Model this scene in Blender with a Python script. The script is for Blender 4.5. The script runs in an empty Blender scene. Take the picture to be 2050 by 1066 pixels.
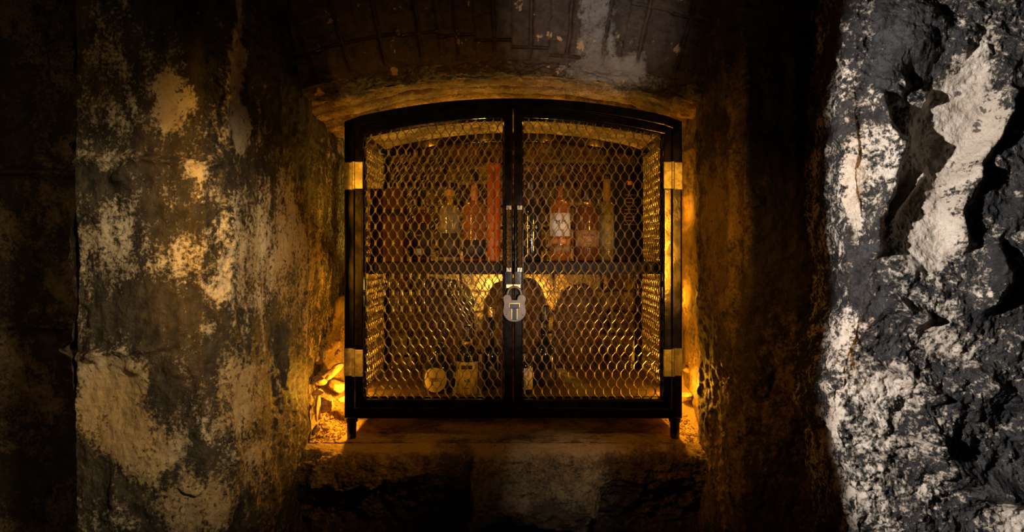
import bpy, bmesh, math, random
import numpy as np
from mathutils import Vector, Matrix

# ------------------------------------------------------------------ camera, world, exposure
S = bpy.context.scene
COL = S.collection
F = 1140.0            # focal length in pixels of the 2050 px wide frame
CY, ZC = -1.5, 0.487  # camera distance and height above the ledge
cam_d = bpy.data.cameras.new('camera'); cam = bpy.data.objects.new('camera', cam_d); COL.objects.link(cam)
cam.location = (0, CY, ZC); cam.rotation_euler = (math.pi/2, 0, 0)
cam_d.sensor_width = 36; cam_d.lens = 36*F/2050; cam_d.shift_y = -23/2050; cam_d.clip_start = .02
cam_d.dof.use_dof = True; cam_d.dof.focus_distance = 1.52; cam_d.dof.aperture_fstop = 9
S.camera = cam
S.view_settings.view_transform = 'Standard'; S.view_settings.look = 'None'
S.view_settings.exposure = 0.0; S.view_settings.gamma = 1.0; S.view_settings.use_curve_mapping = False
W = bpy.data.worlds.new('world'); S.world = W; W.use_nodes = True
W.node_tree.nodes['Background'].inputs[0].default_value = (.9, .8, .7, 1)
W.node_tree.nodes['Background'].inputs[1].default_value = 0.004

ORANGE = (1.0, .40, .02)
def lamp(name, kind, loc, col, watts, r=.01, aim=None, cone=60, blend=.5):
    d = bpy.data.lights.new(name, kind); o = bpy.data.objects.new(name, d); COL.objects.link(o)
    o.location = loc; d.color = col; d.energy = watts
    d.shadow_soft_size = r
    if kind == 'SPOT': d.spot_size = math.radians(cone); d.spot_blend = blend
    if aim is not None:
        o.rotation_euler = (Vector(aim)-Vector(loc)).to_track_quat('-Z', 'Y').to_euler()
    return o
def strip(loc, aim, watts, spread=52):              # unseen upright amber light, added to brighten hinges and doors
    d = bpy.data.lights.new('hinge_fill', 'AREA'); o = bpy.data.objects.new('hinge_fill', d); COL.objects.link(o)
    d.shape = 'RECTANGLE'; d.size = .022; d.size_y = .42; d.spread = math.radians(spread); d.energy = watts; d.color = (1, .44, .03)
    o.location = loc; o.rotation_euler = (math.pi/2, 0, math.atan2(aim[1]-loc[1], aim[0]-loc[0])-math.pi/2)
# amber lamps standing in the niche on both sides of the cage
for sx, pts in ((-1, ((.452, .07, .12, 2.6), (.482, .20, .38, .35), (.482, .20, .66, .2))),
                (1, ((.450, .07, .13, 1.7), (.474, .20, .36, .8), (.474, .20, .62, .55)))):
    for x, y, z, w in pts:
        lamp('niche_light', 'POINT', (sx*x, y, z), ORANGE, w, .006)
for sx in (-.30, -.1, .12, .30): lamp('niche_light', 'POINT', (sx, .25, .9-abs(sx)*.06), ORANGE, .16, .006)   # unseen fill added on top of the cage for lip and ceiling
lamp('niche_light', 'POINT', (-.09, .70, .36), (1, .64, .10), 6.5, .015)      # behind the boulders
lamp('niche_light', 'POINT', (.10, .70, .35), (1, .58, .07), 3.8, .015)
# amber and white lamps and added fill lights in the passage, outside the picture
lamp('passage_spot', 'SPOT', (.60, -.80, .93), (1, .43, .02), 17, .02, (-.44, -.03, .34), 44, .9)
lamp('passage_spot', 'SPOT', (-.60, -.80, .93), (1, .42, .02), 18, .02, (.40, -.0, .34), 44, .9)
lamp('passage_spot', 'SPOT', (-.74, -1.08, .66), (1, .93, .88), 150, .012, (.80, -1.296, .50), 70, .15)   # rakes the near right wall
strip((-.79, -.86, .53), (-.24, 0, .45), .85)            # left hinges and door
strip((.65, -1.12, .53), (.13, 0, .45), .9, 42)            # right hinges and door
lamp('passage_spot', 'SPOT', (.30, -1.35, .86), (1, .77, .44), 56, .05, (-.72, -.40, .34), 37, .8)        # left pillar
lamp('passage_spot', 'SPOT', (.30, -1.75, .40), (.95, .94, 1), 50, .02, (.07, 0, .44), 21, 1.0)           # middle of the cage
lamp('passage_spot', 'SPOT', (.14, -1.70, 1.25), (1, .90, .78), 20, .02, (.13, -.08, -.06), 10, 1.0)     # sill
lamp('passage_spot', 'SPOT', (-.35, -1.7, .25), (1, .50, .12), 9, .03, (0, -.1, 1.12), 46, 1.0)           # added amber fill for the vault
lamp('passage_spot', 'SPOT', (.18, -1.70, .30), (1, .90, .80), 60, .02, (.20, -.12, 1.06), 17, 1.0)      # lintel
lamp('passage_spot', 'SPOT', (-.1, -1.9, .8), (1, .62, .22), 22, .05, (-1.5, .0, .40), 50, 1.0)            # added fill that lifts the far left wall out of black

# ------------------------------------------------------------------ helpers
def P(px, py, Y):                       # pixel and depth -> point
    s = (Y-CY)/F
    return Vector(((px-1025)*s, Y, ZC+(510-py)*s))
def proj(x, y, z):
    d = np.maximum(y-CY, .05)
    return 1025+F*x/d, 510-F*(z-ZC)/d
rng = np.random.RandomState(7)
_perm = rng.permutation(256); _perm = np.concatenate([_perm, _perm, _perm])
_g = rng.normal(size=(256, 3)); _g /= np.linalg.norm(_g, axis=1)[:, None]
def pnoise(x, y, z):
    xi, yi, zi = np.floor(x).astype(int), np.floor(y).astype(int), np.floor(z).astype(int)
    xf, yf, zf = x-xi, y-yi, z-zi
    u, v, w = [t*t*t*(t*(t*6-15)+10) for t in (xf, yf, zf)]
    out = 0
    for dx in (0, 1):
        wx = u if dx else 1-u
        for dy in (0, 1):
            wy = v if dy else 1-v
            for dz in (0, 1):
                wz = w if dz else 1-w
                h = _perm[_perm[_perm[(xi+dx) & 255]+((yi+dy) & 255)]+((zi+dz) & 255)]
                g = _g[h]
                out = out+wx*wy*wz*(g[..., 0]*(xf-dx)+g[..., 1]*(yf-dy)+g[..., 2]*(zf-dz))
    return out*1.6
def fbm(x, y, z, f=1.0, o=5, gain=.5, lac=2.03, off=0.0, ridge=False):
    s, a, t = 0, 1.0, 0
    for i in range(o):
        n = pnoise(x*f+off+i*17.3, y*f+off*.7+i*5.1, z*f-off+i*9.7)
        s = s+a*((1-2*np.abs(n)) if ridge else n); t += a; f *= lac; a *= gain
    return s/t
def sst(a, b, t):
    t = np.clip((t-a)/(b-a), 0, 1); return t*t*(3-2*t)
def blobs(px, py, lst, p=2.0):
    out = np.zeros_like(px)
    for cx, cy, rx, ry, ang, v in lst:
        a = math.radians(ang); c, s = math.cos(a), math.sin(a)
        dx, dy = px-cx, py-cy
        q = ((dx*c+dy*s)/rx)**2+((-dx*s+dy*c)/ry)**2
        out = out+v*np.exp(-q**p)
    return out
def line_d(px, py, pts):                # distance to polyline, pixels
    d = np.full_like(px, 1e9)
    for (x0, y0), (x1, y1) in zip(pts, pts[1:]):
        vx, vy = x1-x0, y1-y0
        t = np.clip(((px-x0)*vx+(py-y0)*vy)/(vx*vx+vy*vy), 0, 1)
        d = np.minimum(d, np.hypot(px-x0-t*vx, py-y0-t*vy))
    return d
def normals(Pm):
    du = np.gradient(Pm, axis=0); dv = np.gradient(Pm, axis=1)
    n = np.cross(du, dv); n /= np.linalg.norm(n, axis=2)[..., None]+1e-12
    return n
def grid_obj(name, Pm, mat, attrs=None, flip=False):
    nu, nv = Pm.shape[:2]
    me = bpy.data.meshes.new(name)
    idx = np.arange(nu*nv).reshape(nu, nv)
    q = np.stack([idx[:-1, :-1], idx[1:, :-1], idx[1:, 1:], idx[:-1, 1:]], -1).reshape(-1, 4)
    if flip: q = q[:, ::-1]
    me.vertices.add(nu*nv); me.vertices.foreach_set('co', Pm.reshape(-1).astype(np.float32))
    me.loops.add(q.size); me.loops.foreach_set('vertex_index', q.reshape(-1).astype(np.int32))
    me.polygons.add(len(q)); me.polygons.foreach_set('loop_start', (np.arange(len(q))*4).astype(np.int32))
    me.polygons.foreach_set('use_smooth', np.ones(len(q), dtype=bool))
    me.update(); me.validate()
    for k, a in (attrs or {}).items():
        at = me.attributes.new(k, 'FLOAT', 'POINT'); at.data.foreach_set('value', a.reshape(-1).astype(np.float32))
    me.materials.append(mat)
    o = bpy.data.objects.new(name, me); COL.objects.link(o); o['kind'] = 'structure'
    return o
def dens(pts, steps):                   # densify a polyline; steps = samples per segment
    out = []
    for (a, b), n in zip(zip(pts, pts[1:]), steps):
        for i in range(n): t = i/n; out.append([a[k]*(1-t)+b[k]*t for k in range(len(a))])
    out.append(list(pts[-1])); return np.array(out)
def smooth_pl(A, n):
    for _ in range(n):
        B = A.copy(); B[1:-1] = (A[:-2]+2*A[1:-1]+A[2:])/4; A = B
    return A

# ------------------------------------------------------------------ materials
def new_mat(name):
    m = bpy.data.materials.new(name); m.use_nodes = True
    nt = m.node_tree; b = nt.nodes['Principled BSDF']
    return m, nt, b
def N(nt, t, **k):
    n = nt.nodes.new(t)
    for a, v in k.items(): setattr(n, a, v)
    return n
def noise_node(nt, vec, scale, detail=6, rough=.6, dist=0):
    n = N(nt, 'ShaderNodeTexNoise'); nt.links.new(vec, n.inputs['Vector'])
    n.inputs['Scale'].default_value = scale; n.inputs['Detail'].default_value = detail
    n.inputs['Roughness'].default_value = rough; n.inputs['Distortion'].default_value = dist
    return n.outputs['Fac']
def mth(nt, op, a, b=None, c=None, clamp=False):
    n = N(nt, 'ShaderNodeMath', operation=op, use_clamp=clamp)
    for i, v in enumerate((a, b, c)):
        if v is None: continue
        if isinstance(v, (int, float)): n.inputs[i].default_value = v
        else: nt.links.new(v, n.inputs[i])
    return n.outputs[0]
def mixc(nt, f, a, b):
    n = N(nt, 'ShaderNodeMix', data_type='RGBA')
    nt.links.new(f, n.inputs[0]) if not isinstance(f, (int, float)) else setattr(n.inputs[0], 'default_value', f)
    for i, v in ((6, a), (7, b)):
        if isinstance(v, tuple): n.inputs[i].default_value = (*v, 1)
        else: nt.links.new(v, n.inputs[i])
    return n.outputs[2]
def smoothn(nt, x, a, b):
    n = N(nt, 'ShaderNodeMapRange', interpolation_type='SMOOTHSTEP'); nt.links.new(x, n.inputs[0])
    n.inputs[1].default_value = a; n.inputs[2].default_value = b
    return n.outputs[0]
def rock(name, soot, soot2, tan, tan2, stretch=(1, 1, 1), edge=.17, namp=.9, bump=.35, rough=(.55, .9), bscale=1.0, fleck=0.0, fleckcol=(.6, .45, .25), warm=(.42, .26, .10)):
    """soot-blackened stone with flaked pale plaster: attribute 'tan' steers where the pale tone shows"""
    m, nt, b = new_mat(name); L = nt.links
    tc = N(nt, 'ShaderNodeTexCoord'); mp = N(nt, 'ShaderNodeMapping'); mp.inputs['Scale'].default_value = stretch
    L.new(tc.outputs['Object'], mp.inputs['Vector']); v = mp.outputs[0]; v0 = tc.outputs['Object']
    at = N(nt, 'ShaderNodeAttribute', attribute_name='tan'); A = at.outputs['Fac']
    n1 = noise_node(nt, v, 11, 9, .68, .6); n2 = noise_node(nt, v, 45, 7, .65, .3); n3 = noise_node(nt, v0, 160, 4, .6)
    s = mth(nt, 'ADD', mth(nt, 'MULTIPLY', mth(nt, 'SUBTRACT', n1, .5), namp), mth(nt, 'MULTIPLY', mth(nt, 'SUBTRACT', n2, .5), namp*.7))
    n4 = noise_node(nt, v0, 130, 5, .7, .2)
    s = mth(nt, 'ADD', s, mth(nt, 'MULTIPLY', mth(nt, 'SUBTRACT', n4, .5), namp*1.0))
    s = mth(nt, 'ADD', s, A)
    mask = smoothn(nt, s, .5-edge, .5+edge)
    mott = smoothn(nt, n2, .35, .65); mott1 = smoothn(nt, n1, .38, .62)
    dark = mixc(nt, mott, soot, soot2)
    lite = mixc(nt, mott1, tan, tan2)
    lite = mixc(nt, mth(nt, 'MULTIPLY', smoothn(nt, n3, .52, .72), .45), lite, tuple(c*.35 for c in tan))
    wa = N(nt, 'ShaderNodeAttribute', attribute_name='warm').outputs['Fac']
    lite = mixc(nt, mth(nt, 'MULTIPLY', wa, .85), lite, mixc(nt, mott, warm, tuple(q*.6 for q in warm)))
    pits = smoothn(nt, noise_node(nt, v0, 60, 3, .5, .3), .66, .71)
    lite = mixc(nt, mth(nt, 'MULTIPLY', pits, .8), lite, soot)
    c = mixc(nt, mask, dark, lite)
    rim = mth(nt, 'SUBTRACT', 1.0, smoothn(nt, mth(nt, 'ABSOLUTE', mth(nt, 'SUBTRACT', s, .5-edge*.9)), .0, .09))
    c = mixc(nt, mth(nt, 'MULTIPLY', rim, .55), c, tuple(q*.5 for q in soot))
    if fleck > 0:
        vo = noise_node(nt, v0, 26, 5, .55, .2)
        fm = smoothn(nt, vo, fleck, fleck+.03); c = mixc(nt, fm, c, fleckcol)
    L.new(c, b.inputs['Base Color'])
    rr = N(nt, 'ShaderNodeMapRange'); L.new(mask, rr.inputs[0]); rr.inputs[3].default_value = rough[0]; rr.inputs[4].default_value = rough[1]
    L.new(rr.outputs[0], b.inputs['Roughness']); b.inputs['Specular IOR Level'].default_value = .35
    h = mth(nt, 'ADD', mth(nt, 'MULTIPLY', mask, .25), mth(nt, 'MULTIPLY', n2, .5))
    h = mth(nt, 'ADD', h, mth(nt, 'MULTIPLY', noise_node(nt, v0, 95*bscale, 6, .7), .45))
    bp = N(nt, 'ShaderNodeBump'); bp.inputs['Strength'].default_value = bump; bp.inputs['Distance'].default_value = .012
    L.new(h, bp.inputs['Height']); L.new(bp.outputs[0], b.inputs['Normal'])
    return m
def simple(name, col, rough=.5, metal=0.0, trans=0.0, ior=1.45, col2=None, nscale=40, bump=0.0, spec=.5, coat=0):
    m, nt, b = new_mat(name); L = nt.links
    tc = N(nt, 'ShaderNodeTexCoord'); nz = noise_node(nt, tc.outputs['Object'], nscale, 5, .6, .4)
    c2 = col2 if col2 else tuple(x*.7 for x in col)
    L.new(mixc(nt, smoothn(nt, nz, .35, .65), col, c2), b.inputs['Base Color'])
    b.inputs['Roughness'].default_value = rough; b.inputs['Metallic'].default_value = metal
    b.inputs['Transmission Weight'].default_value = trans; b.inputs['IOR'].default_value = ior
    b.inputs['Specular IOR Level'].default_value = spec; b.inputs['Coat Weight'].default_value = coat
    if bump:
        bp = N(nt, 'ShaderNodeBump'); bp.inputs['Strength'].default_value = bump; bp.inputs['Distance'].default_value = .003
        L.new(nz, bp.inputs['Height']); L.new(bp.outputs[0], b.inputs['Normal'])
    return m
M_left = rock('left_pillar_stone', (.022, .018, .014), (.080, .062, .042), (.36, .28, .18), (.56, .48, .36), (1, 1, .5), bump=.9, namp=1.45, warm=(.46, .30, .12))
M_side = rock('side_wall_stone', (.022, .017, .012), (.05, .037, .024), (.13, .09, .05), (.17, .12, .07), bump=.5)
M_right = rock('right_pillar_stone', (.035, .025, .014), (.09, .062, .03), (.20, .13, .05), (.28, .18, .07), (1, 1, .5), bump=.7, namp=1.1)
M_block = rock('near_wall_stone', (.013, .013, .014), (.055, .053, .053), (.46, .38, .30), (.66, .57, .47), edge=.12, bump=1.0, rough=(.36, .8), bscale=.8, namp=1.4)
M_lintel = rock('lintel_brick', (.03, .02, .014), (.075, .045, .027), (.14, .12, .11), (.22, .2, .18), bump=.6, fleck=.65, fleckcol=(.40, .27, .13))
M_niche = rock('niche_stone', (.15, .085, .04), (.28, .17, .085), (.50, .34, .18), (.60, .42, .24), (1, 1, 1.6), bump=.7, namp=.9)
M_back = rock('shaded_niche_stone', (.035, .018, .008), (.07, .036, .016), (.15, .08, .035), (.19, .11, .05), bump=.7, namp=.9)  # niche stone darkened, the shade of the recess put into its colour
M_ledge = rock('ledge_stone', (.11, .07, .04), (.19, .12, .065), (.50, .33, .15), (.56, .40, .22), bump=1.0, namp=.7)
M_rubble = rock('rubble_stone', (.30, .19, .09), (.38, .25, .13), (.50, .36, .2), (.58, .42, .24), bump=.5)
M_boulder = rock('boulder_stone', (.05, .03, .02), (.09, .05, .03), (.2, .13, .07), (.2, .13, .07), bump=.6)
M_frame = simple('blackened_steel', (.10, .082, .062), .15, .97, col2=(.04, .033, .026), nscale=30, bump=.12)
M_mesh = simple('expanded_steel', (.58, .49, .40), .40, .85, col2=(.38, .32, .25), nscale=60)
M_backmesh = simple('shaded_expanded_steel', (.34, .28, .22), .45, .8, nscale=60)  # same steel as the doors, darkened to stand for shade at the back
M_handle = simple('handle_steel', (.26, .215, .15), .30, .95)  # lightened over the frame steel to carry gold reflections in its colour
M_hinge = simple('hinge_steel', (.95, .80, .52), .42, .5, col2=(.45, .36, .22), nscale=50, bump=.2)  # made pale so the amber lamplight on the hinges is in the colour
M_plate = simple('floor_plate_steel', (.17, .105, .06), .62, .2, nscale=20, bump=.1)
M_lock = simple('padlock_steel', (.16, .145, .13), .5, .6, col2=(.12, .11, .10), nscale=90, bump=.1)
M_brass = simple('padlock_brass', (.65, .45, .12), .3, 1.0)
M_black = simple('black_cap', (.012, .011, .011), .35)
M_cork = simple('cork', (.42, .25, .11), .8, col2=(.3, .17, .07))
M_gold = simple('gold_foil', (.75, .5, .14), .33, .9)
G_dark = simple('dark_green_glass', (.010, .013, .011), .10, coat=.3)
G_amber = simple('amber_glass', (.75, .30, .06), .06, trans=.75, ior=1.4)
G_clear = simple('clear_glass', (.80, .72, .55), .05, trans=.85, ior=1.4)
G_brown = simple('brown_glass', (.10, .035, .012), .10, coat=.3)
G_olive = simple('olive_glass', (.34, .27, .08), .08, trans=.6, ior=1.4)
L_cream = simple('cream_label', (.42, .34, .23), .7, col2=(.52, .42, .27))
L_white = simple('white_label', (.72, .69, .64), .65, col2=(.62, .59, .54))
L_dark = simple('dark_label', (.035, .025, .02), .6)
L_orange = simple('orange_label', (.66, .26, .06), .6)
L_brown = simple('brown_label', (.30, .17, .07), .65)
L_olive = simple('olive_label', (.30, .25, .09), .65)
INK = simple('ink', (.02, .018, .016), .7)
INKW = simple('white_ink', (.75, .72, .66), .7)
M_card = simple('orange_card', (.42, .10, .02), .5, col2=(.32, .075, .018), nscale=12)
M_leather = simple('brown_card', (.05, .016, .007), .6, spec=.2, col2=(.035, .011, .005), nscale=15)
M_blackcard = simple('black_card', (.008, .007, .007), .7, spec=.15)
M_shelf = simple('shelf_steel', (.014, .012, .011), .6, .3, spec=.25)

# ------------------------------------------------------------------ walls
ZLO, ZHI = -.25, 1.27
def extrude_wall(plan, steps, nz, sm, dispf, name, mat, tanf, xf=None, flip=False, zlo=ZLO, zhi=ZHI, warmf=None):
    A = smooth_pl(dens(plan, steps), sm)
    z = np.linspace(zlo, zhi, nz)
    X = np.repeat(A[:, 0:1], nz, 1); Y = np.repeat(A[:, 1:2], nz, 1); Z = np.repeat(z[None, :], len(A), 0)
    if xf is not None: X = X+xf(X, Y, Z)
    Pm = np.stack([X, Y, Z], -1); n = normals(Pm)
    if flip: n = -n
    px, py = proj(X, Y, Z)
    d = dispf(X, Y, Z, px, py)
    Pm = Pm+n*d[..., None]
    tan = tanf(X, Y, Z, px, py)
    at = {'tan': tan}
    if warmf: at['warm'] = warmf(X, Y, Z, px, py)
    return grid_obj(name, Pm, mat, at, flip)

# ---- left pillar and its jamb
L_plan = [(-.60, .82), (-.565, .30), (-.56, .07), (-.531, -.02), (-.536, -.10), (-.552, -.25), (-.566, -.345),
          (-.60, -.392), (-.72, -.402), (-.846, -.395)]
L_steps = [24, 30, 22, 18, 32, 26, 22, 60, 62]
L_plan2 = [(-.846, -.395), (-.868, -.36), (-.89, -.10), (-.97, -.02), (-1.3, .0), (-2.2, .02)]
L_steps2 = [10, 16, 16, 70, 30]
def disp_left(X, Y, Z, px, py):
    wx = px+18*fbm(X, Y, Z, 14, 3, off=3)
    wy = py+14*fbm(X, Y, Z, 14, 3, off=9)
    d = .012*fbm(X, Y, Z, 5, 3, off=1)+.008*fbm(X, Y, Z*.5, 16, 5, off=2)+.004*fbm(X, Y, Z, 60, 3, off=5)
    d += -.010*np.exp(-(line_d(wx, wy, [(150, 322), (260, 318), (345, 322), (440, 330)])/7)**2)
    d += -.014*blobs(wx, wy, [(245, 355, 28, 20, 0, 1)])
    d += -.008*np.exp(-(line_d(wx, wy, [(150, 716), (270, 705), (360, 690), (380, 750)])/8)**2)
    d += -.012*blobs(wx, wy, [(340, 735, 22, 28, 10, 1), (195, 715, 12, 10, 0, 1), (270, 738, 18, 12, 0, .8), (470, 912, 12, 20, 20, 1.2),
                              (580, 730, 26, 90, 0, .9), (450, 1000, 10, 60, 0, .7), (380, 975, 22, 10, 0, 1), (230, 1000, 14, 55, 0, .8), (605, 240, 20, 60, 0, .5)])
    d += .010*blobs(wx, wy, [(215, 800, 60, 70, 0, 1), (470, 780, 30, 60, 0, 1), (340, 210, 40, 55, 0, .7), (480, 150, 12, 150, 3, .8), (160, 620, 14, 100, 0, .6)])
    mort = np.abs(((Z+.05+.02*fbm(X, Y, Z, 3, 2, off=6)) % .245)-.12)
    ins = sst(-.02, .06, Y)
    d += -ins*.006*np.exp(-(mort/.012)**2)+ins*.005*fbm(X, Y, Z*1.6, 22, 4, off=12)
    return d
def tan_left(X, Y, Z, px, py):
    wx = px+22*fbm(X, Y, Z, 18, 4, off=23); wy = py+35*fbm(X, Y, Z, 15, 4, off=29)
    t = .30+blobs(wx, wy, [
        (340, 215, 45, 70, 0, .42), (335, 190, 22, 60, 0, .3), (478, 120, 13, 170, 0, .55), (484, 260, 14, 60, 0, .4), (528, 185, 12, 35, 0, .35),
        (190, 90, 50, 90, 0, .08), (235, 240, 60, 60, 0, .18), (255, 312, 110, 14, 0, .2), (340, 310, 60, 30, 0, .1),
        (245, 365, 30, 25, 0, -.35), (205, 470, 50, 80, 0, .26), (350, 530, 60, 35, 0, .18), (395, 345, 30, 16, 0, .3),
        (520, 440, 85, 100, 0, .26), (590, 520, 40, 170, 0, .22), (500, 560, 60, 90, 0, .3), (420, 620, 30, 60, 0, .2),
        (310, 620, 90, 70, 0, -.14), (300, 430, 70, 60, 0, -.06), (165, 560, 14, 140, 0, .25),
        (215, 800, 75, 95, 0, .55), (270, 760, 40, 50, 0, .3), (290, 900, 80, 60, 0, .45), (470, 790, 45, 90, 0, .42), (380, 830, 60, 80, 0, .16),
        (400, 1010, 90, 60, 0, .42), (500, 930, 60, 60, 0, .2), (545, 800, 35, 120, 0, .12), (330, 770, 28, 35, 0, -.5),
        (200, 1010, 45, 60, 0, .05), (560, 60, 60, 160, 0, -.3), (420, 150, 35, 90, 0, -.15), (280, 60, 40, 80, 0, -.12), (580, 720, 26, 80, 0, -.3),
        (600, 250, 40, 80, 0, -.25)])
    t = t+sst(.0, .08, Y)*.1
    return t
extrude_wall(L_plan, L_steps, 620, 2, disp_left, 'wall_left', M_left, tan_left,
             warmf=lambda X, Y, Z, px, py: np.clip(blobs(px, py, [(240, 850, 130, 130, 0, .9), (400, 1010, 160, 90, 0, .9), (480, 800, 70, 110, 0, .8), (590, 600, 50, 250, 0, .8), (180, 80, 90, 160, 0, .5), (560, 950, 60, 150, 0, .8), (350, 590, 60, 40, 0, .0)])+.35*fbm(X, Y, Z, 7, 4, off=35), 0, 1))  # ochre stains; at the jamb the yellow of the niche lamps is painted in
# niche cheeks use their own stone: carve from the same plan beyond the jamb
def disp_far(X, Y, Z, px, py):
    d = .02*fbm(X, Y, Z, 5, 4, off=31)+.010*fbm(X, Y, Z, 18, 4, off=33)
    for zz in (.70, .30): d += -.02*np.exp(-((Z-zz-.015*fbm(X, Y, Z, 4, 2, off=3))/.01)**2)
    return d
extrude_wall(L_plan2, L_steps2, 330, 1, disp_far, 'wall_far_left', M_side, lambda X, Y, Z, px, py: .42+.5*fbm(X, Y, Z, 6, 3, off=41))

# ---- right pillar and its jamb
R_plan = [(.56, .82), (.53, .30), (.515, .08), (.481, -.03), (.483, -.10), (.492, -.20), (.515, -.24), (.62, -.262), (.76, -.27), (.95, -.25)]
R_steps = [24, 30, 22, 20, 24, 18, 44, 40, 24]
def disp_right(X, Y, Z, px, py):
    d = .014*fbm(X, Y, Z, 5, 3, off=51)+.010*fbm(X, Y, Z*.55, 17, 5, off=52)+.005*fbm(X, Y, Z, 55, 3, off=55)
    wx = px+12*fbm(X, Y, Z, 14, 3, off=3)
    d += -.012*np.exp(-((wx-1462)/5)**2)*sst(260, 200, py)
    d += -.012*blobs(px, py, [(1520, 760, 26, 40, 0, 1), (1560, 860, 35, 60, 0, 1), (1460, 600, 20, 30, 0, .8), (1500, 980, 40, 40, 0, .9), (1440, 690, 14, 60, 0, .7), (1600, 600, 30, 60, 0, .7)])
    d += .008*blobs(px, py, [(1580, 250, 14, 120, 0, 1), (1475, 300, 14, 200, 0, .7)])
    ins = sst(-.02, .06, Y)
    mort = np.abs(((Z+.02) % .23)-.12)
    d += -ins*.006*np.exp(-(mort/.012)**2)+ins*.004*fbm(X, Y, Z*1.6, 22, 4, off=12)
    return d
def tan_right(X, Y, Z, px, py):
    wx = px+20*fbm(X, Y, Z, 18, 4, off=63); wy = py+30*fbm(X, Y, Z, 15, 4, off=69)
    t = .36+blobs(wx, wy, [(1440, 470, 55, 150, 0, .32), (1430, 900, 60, 200, 0, .18), (1580, 210, 14, 130, 0, .4), (1480, 200, 22, 160, 0, .25),
                           (1600, 420, 60, 180, 0, -.2), (1560, 800, 60, 120, 0, .12), (1560, 60, 90, 80, 0, -.2), (1460, 620, 60, 60, 0, .15), (1640, 200, 50, 200, 0, -.25)])
    return t+sst(.0, .08, Y)*.25
extrude_wall(R_plan, R_steps, 560, 2, disp_right, 'wall_right', M_right, tan_right, flip=True)

# ---- near right wall, raked by the white lamp
B_plan = [(.66, -.20), (.60, -.42), (.566, -.53), (.575, -.552), (.66, -.572), (.815, -.60), (1.05, -.66), (1.5, -.9)]
B_steps = [12, 16, 8, 60, 120, 50, 16]
def b_shift(X, Y, Z):
    z = [-.6, .0, .12, .19, .25, .31, .39, .46, .60, .74, .9, 1.4]
    s = [.0, .0, -.005, -.035, -.035, -.02, .006, .006, -.004, -.006, .0, .0]
    return np.interp(Z, z, s)*sst(.9, .66, X)
def disp_block(X, Y, Z, px, py):
    wx = px+26*fbm(X, Y, Z, 9, 4, off=71); wy = py+26*fbm(X, Y, Z, 9, 4, off=79)
    w2x = px+9*fbm(X, Y, Z, 20, 3, off=71); w2y = py+9*fbm(X, Y, Z, 20, 3, off=79)
    d = .022*fbm(X, Y, Z, 6, 3, off=81)
    rid = fbm(X*1.0, Y, Z, 9, 5, .55, off=85, ridge=True)
    calm = np.clip(1-blobs(w2x, w2y, [(1918, 245, 90, 115, 20, .9), (1850, 440, 95, 100, 0, .6)]), 0, 1)
    d += .020*(rid-.45)*(.3+.7*calm)
    d += .021*fbm(X, Y, Z, 22, 5, .6, off=87)*(.3+.7*calm)
    d += .0085*fbm(X, Y, Z, 60, 5, .7, off=88)
    d += blobs(w2x, w2y, [(1918, 240, 86, 105, 22, .040), (1720, 330, 32, 170, 0, .016), (1852, 410, 85, 130, 8, .030), (1715, 450, 22, 60, 0, .012),
                        (1750, 700, 70, 40, 30, .016), (1860, 700, 60, 40, 20, .012), (1660, 820, 22, 60, 10, .02),
                        (2035, 260, 30, 90, 0, .012), (1965, 690, 40, 40, 0, .014), (1975, 470, 45, 60, 0, .01)])
    d += .012*sst(600, 740, py)*fbm(X, Y, Z, 38, 5, .62, off=83, ridge=True)
    d += -.045*np.exp(-(line_d(w2x, w2y, [(1752, 200), (1772, 260), (1795, 300), (1778, 370), (1748, 440), (1752, 500)])/14)**2)
    d += -.040*np.exp(-(line_d(w2x, w2y, [(2020, 190), (1995, 270), (1950, 330)])/14)**2)
    d += -.040*np.exp(-(line_d(w2x, w2y, [(1945, 350), (1915, 420), (1925, 485)])/18)**2)
    d += -.022*np.exp(-(line_d(w2x, w2y, [(1855, 345), (1815, 400), (1780, 440)])/7)**2)
    d += -.045*np.exp(-(line_d(w2x, w2y, [(1775, 605), (1810, 630), (1840, 640)])/16)**2)
    d += -.040*np.exp(-(line_d(w2x, w2y, [(1985, 500), (2000, 560), (1965, 610)])/18)**2)
    d += -.030*np.exp(-(line_d(w2x, w2y, [(1760, 735), (1820, 760), (1880, 790)])/12)**2)
    d += -.038*np.exp(-(line_d(w2x, w2y, [(1850, 860), (1890, 920), (1960, 975), (2040, 1000)])/24)**2)
    d += -.030*np.exp(-(line_d(w2x, w2y, [(1960, 760), (2050, 800)])/16)**2)
    d += -.030*blobs(wx, wy, [(1820, 60, 60, 60, 20, .9), (1780, 170, 30, 50, 0, .8), (1840, 195, 30, 18, 0, 1), (1800, 545, 40, 30, 0, .9), (1935, 60, 30, 60, 30, .5)])
    return d*.62
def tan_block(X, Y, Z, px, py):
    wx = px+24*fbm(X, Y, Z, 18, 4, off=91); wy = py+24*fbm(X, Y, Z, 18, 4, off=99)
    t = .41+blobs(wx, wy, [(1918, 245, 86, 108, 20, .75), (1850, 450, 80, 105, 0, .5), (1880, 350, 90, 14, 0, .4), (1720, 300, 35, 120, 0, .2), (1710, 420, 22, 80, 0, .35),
                           (1760, 920, 150, 150, 0, .16), (1680, 700, 50, 60, 0, .2), (1800, 760, 70, 40, 0, .3), (1900, 690, 60, 50, 0, .35), (1660, 840, 25, 50, 0, .4),  # broad lower blob kept weak, painting the dimmer light there
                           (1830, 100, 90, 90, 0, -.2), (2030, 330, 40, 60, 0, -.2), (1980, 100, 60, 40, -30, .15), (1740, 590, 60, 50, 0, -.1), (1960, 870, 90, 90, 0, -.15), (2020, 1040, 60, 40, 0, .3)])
    return t
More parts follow.
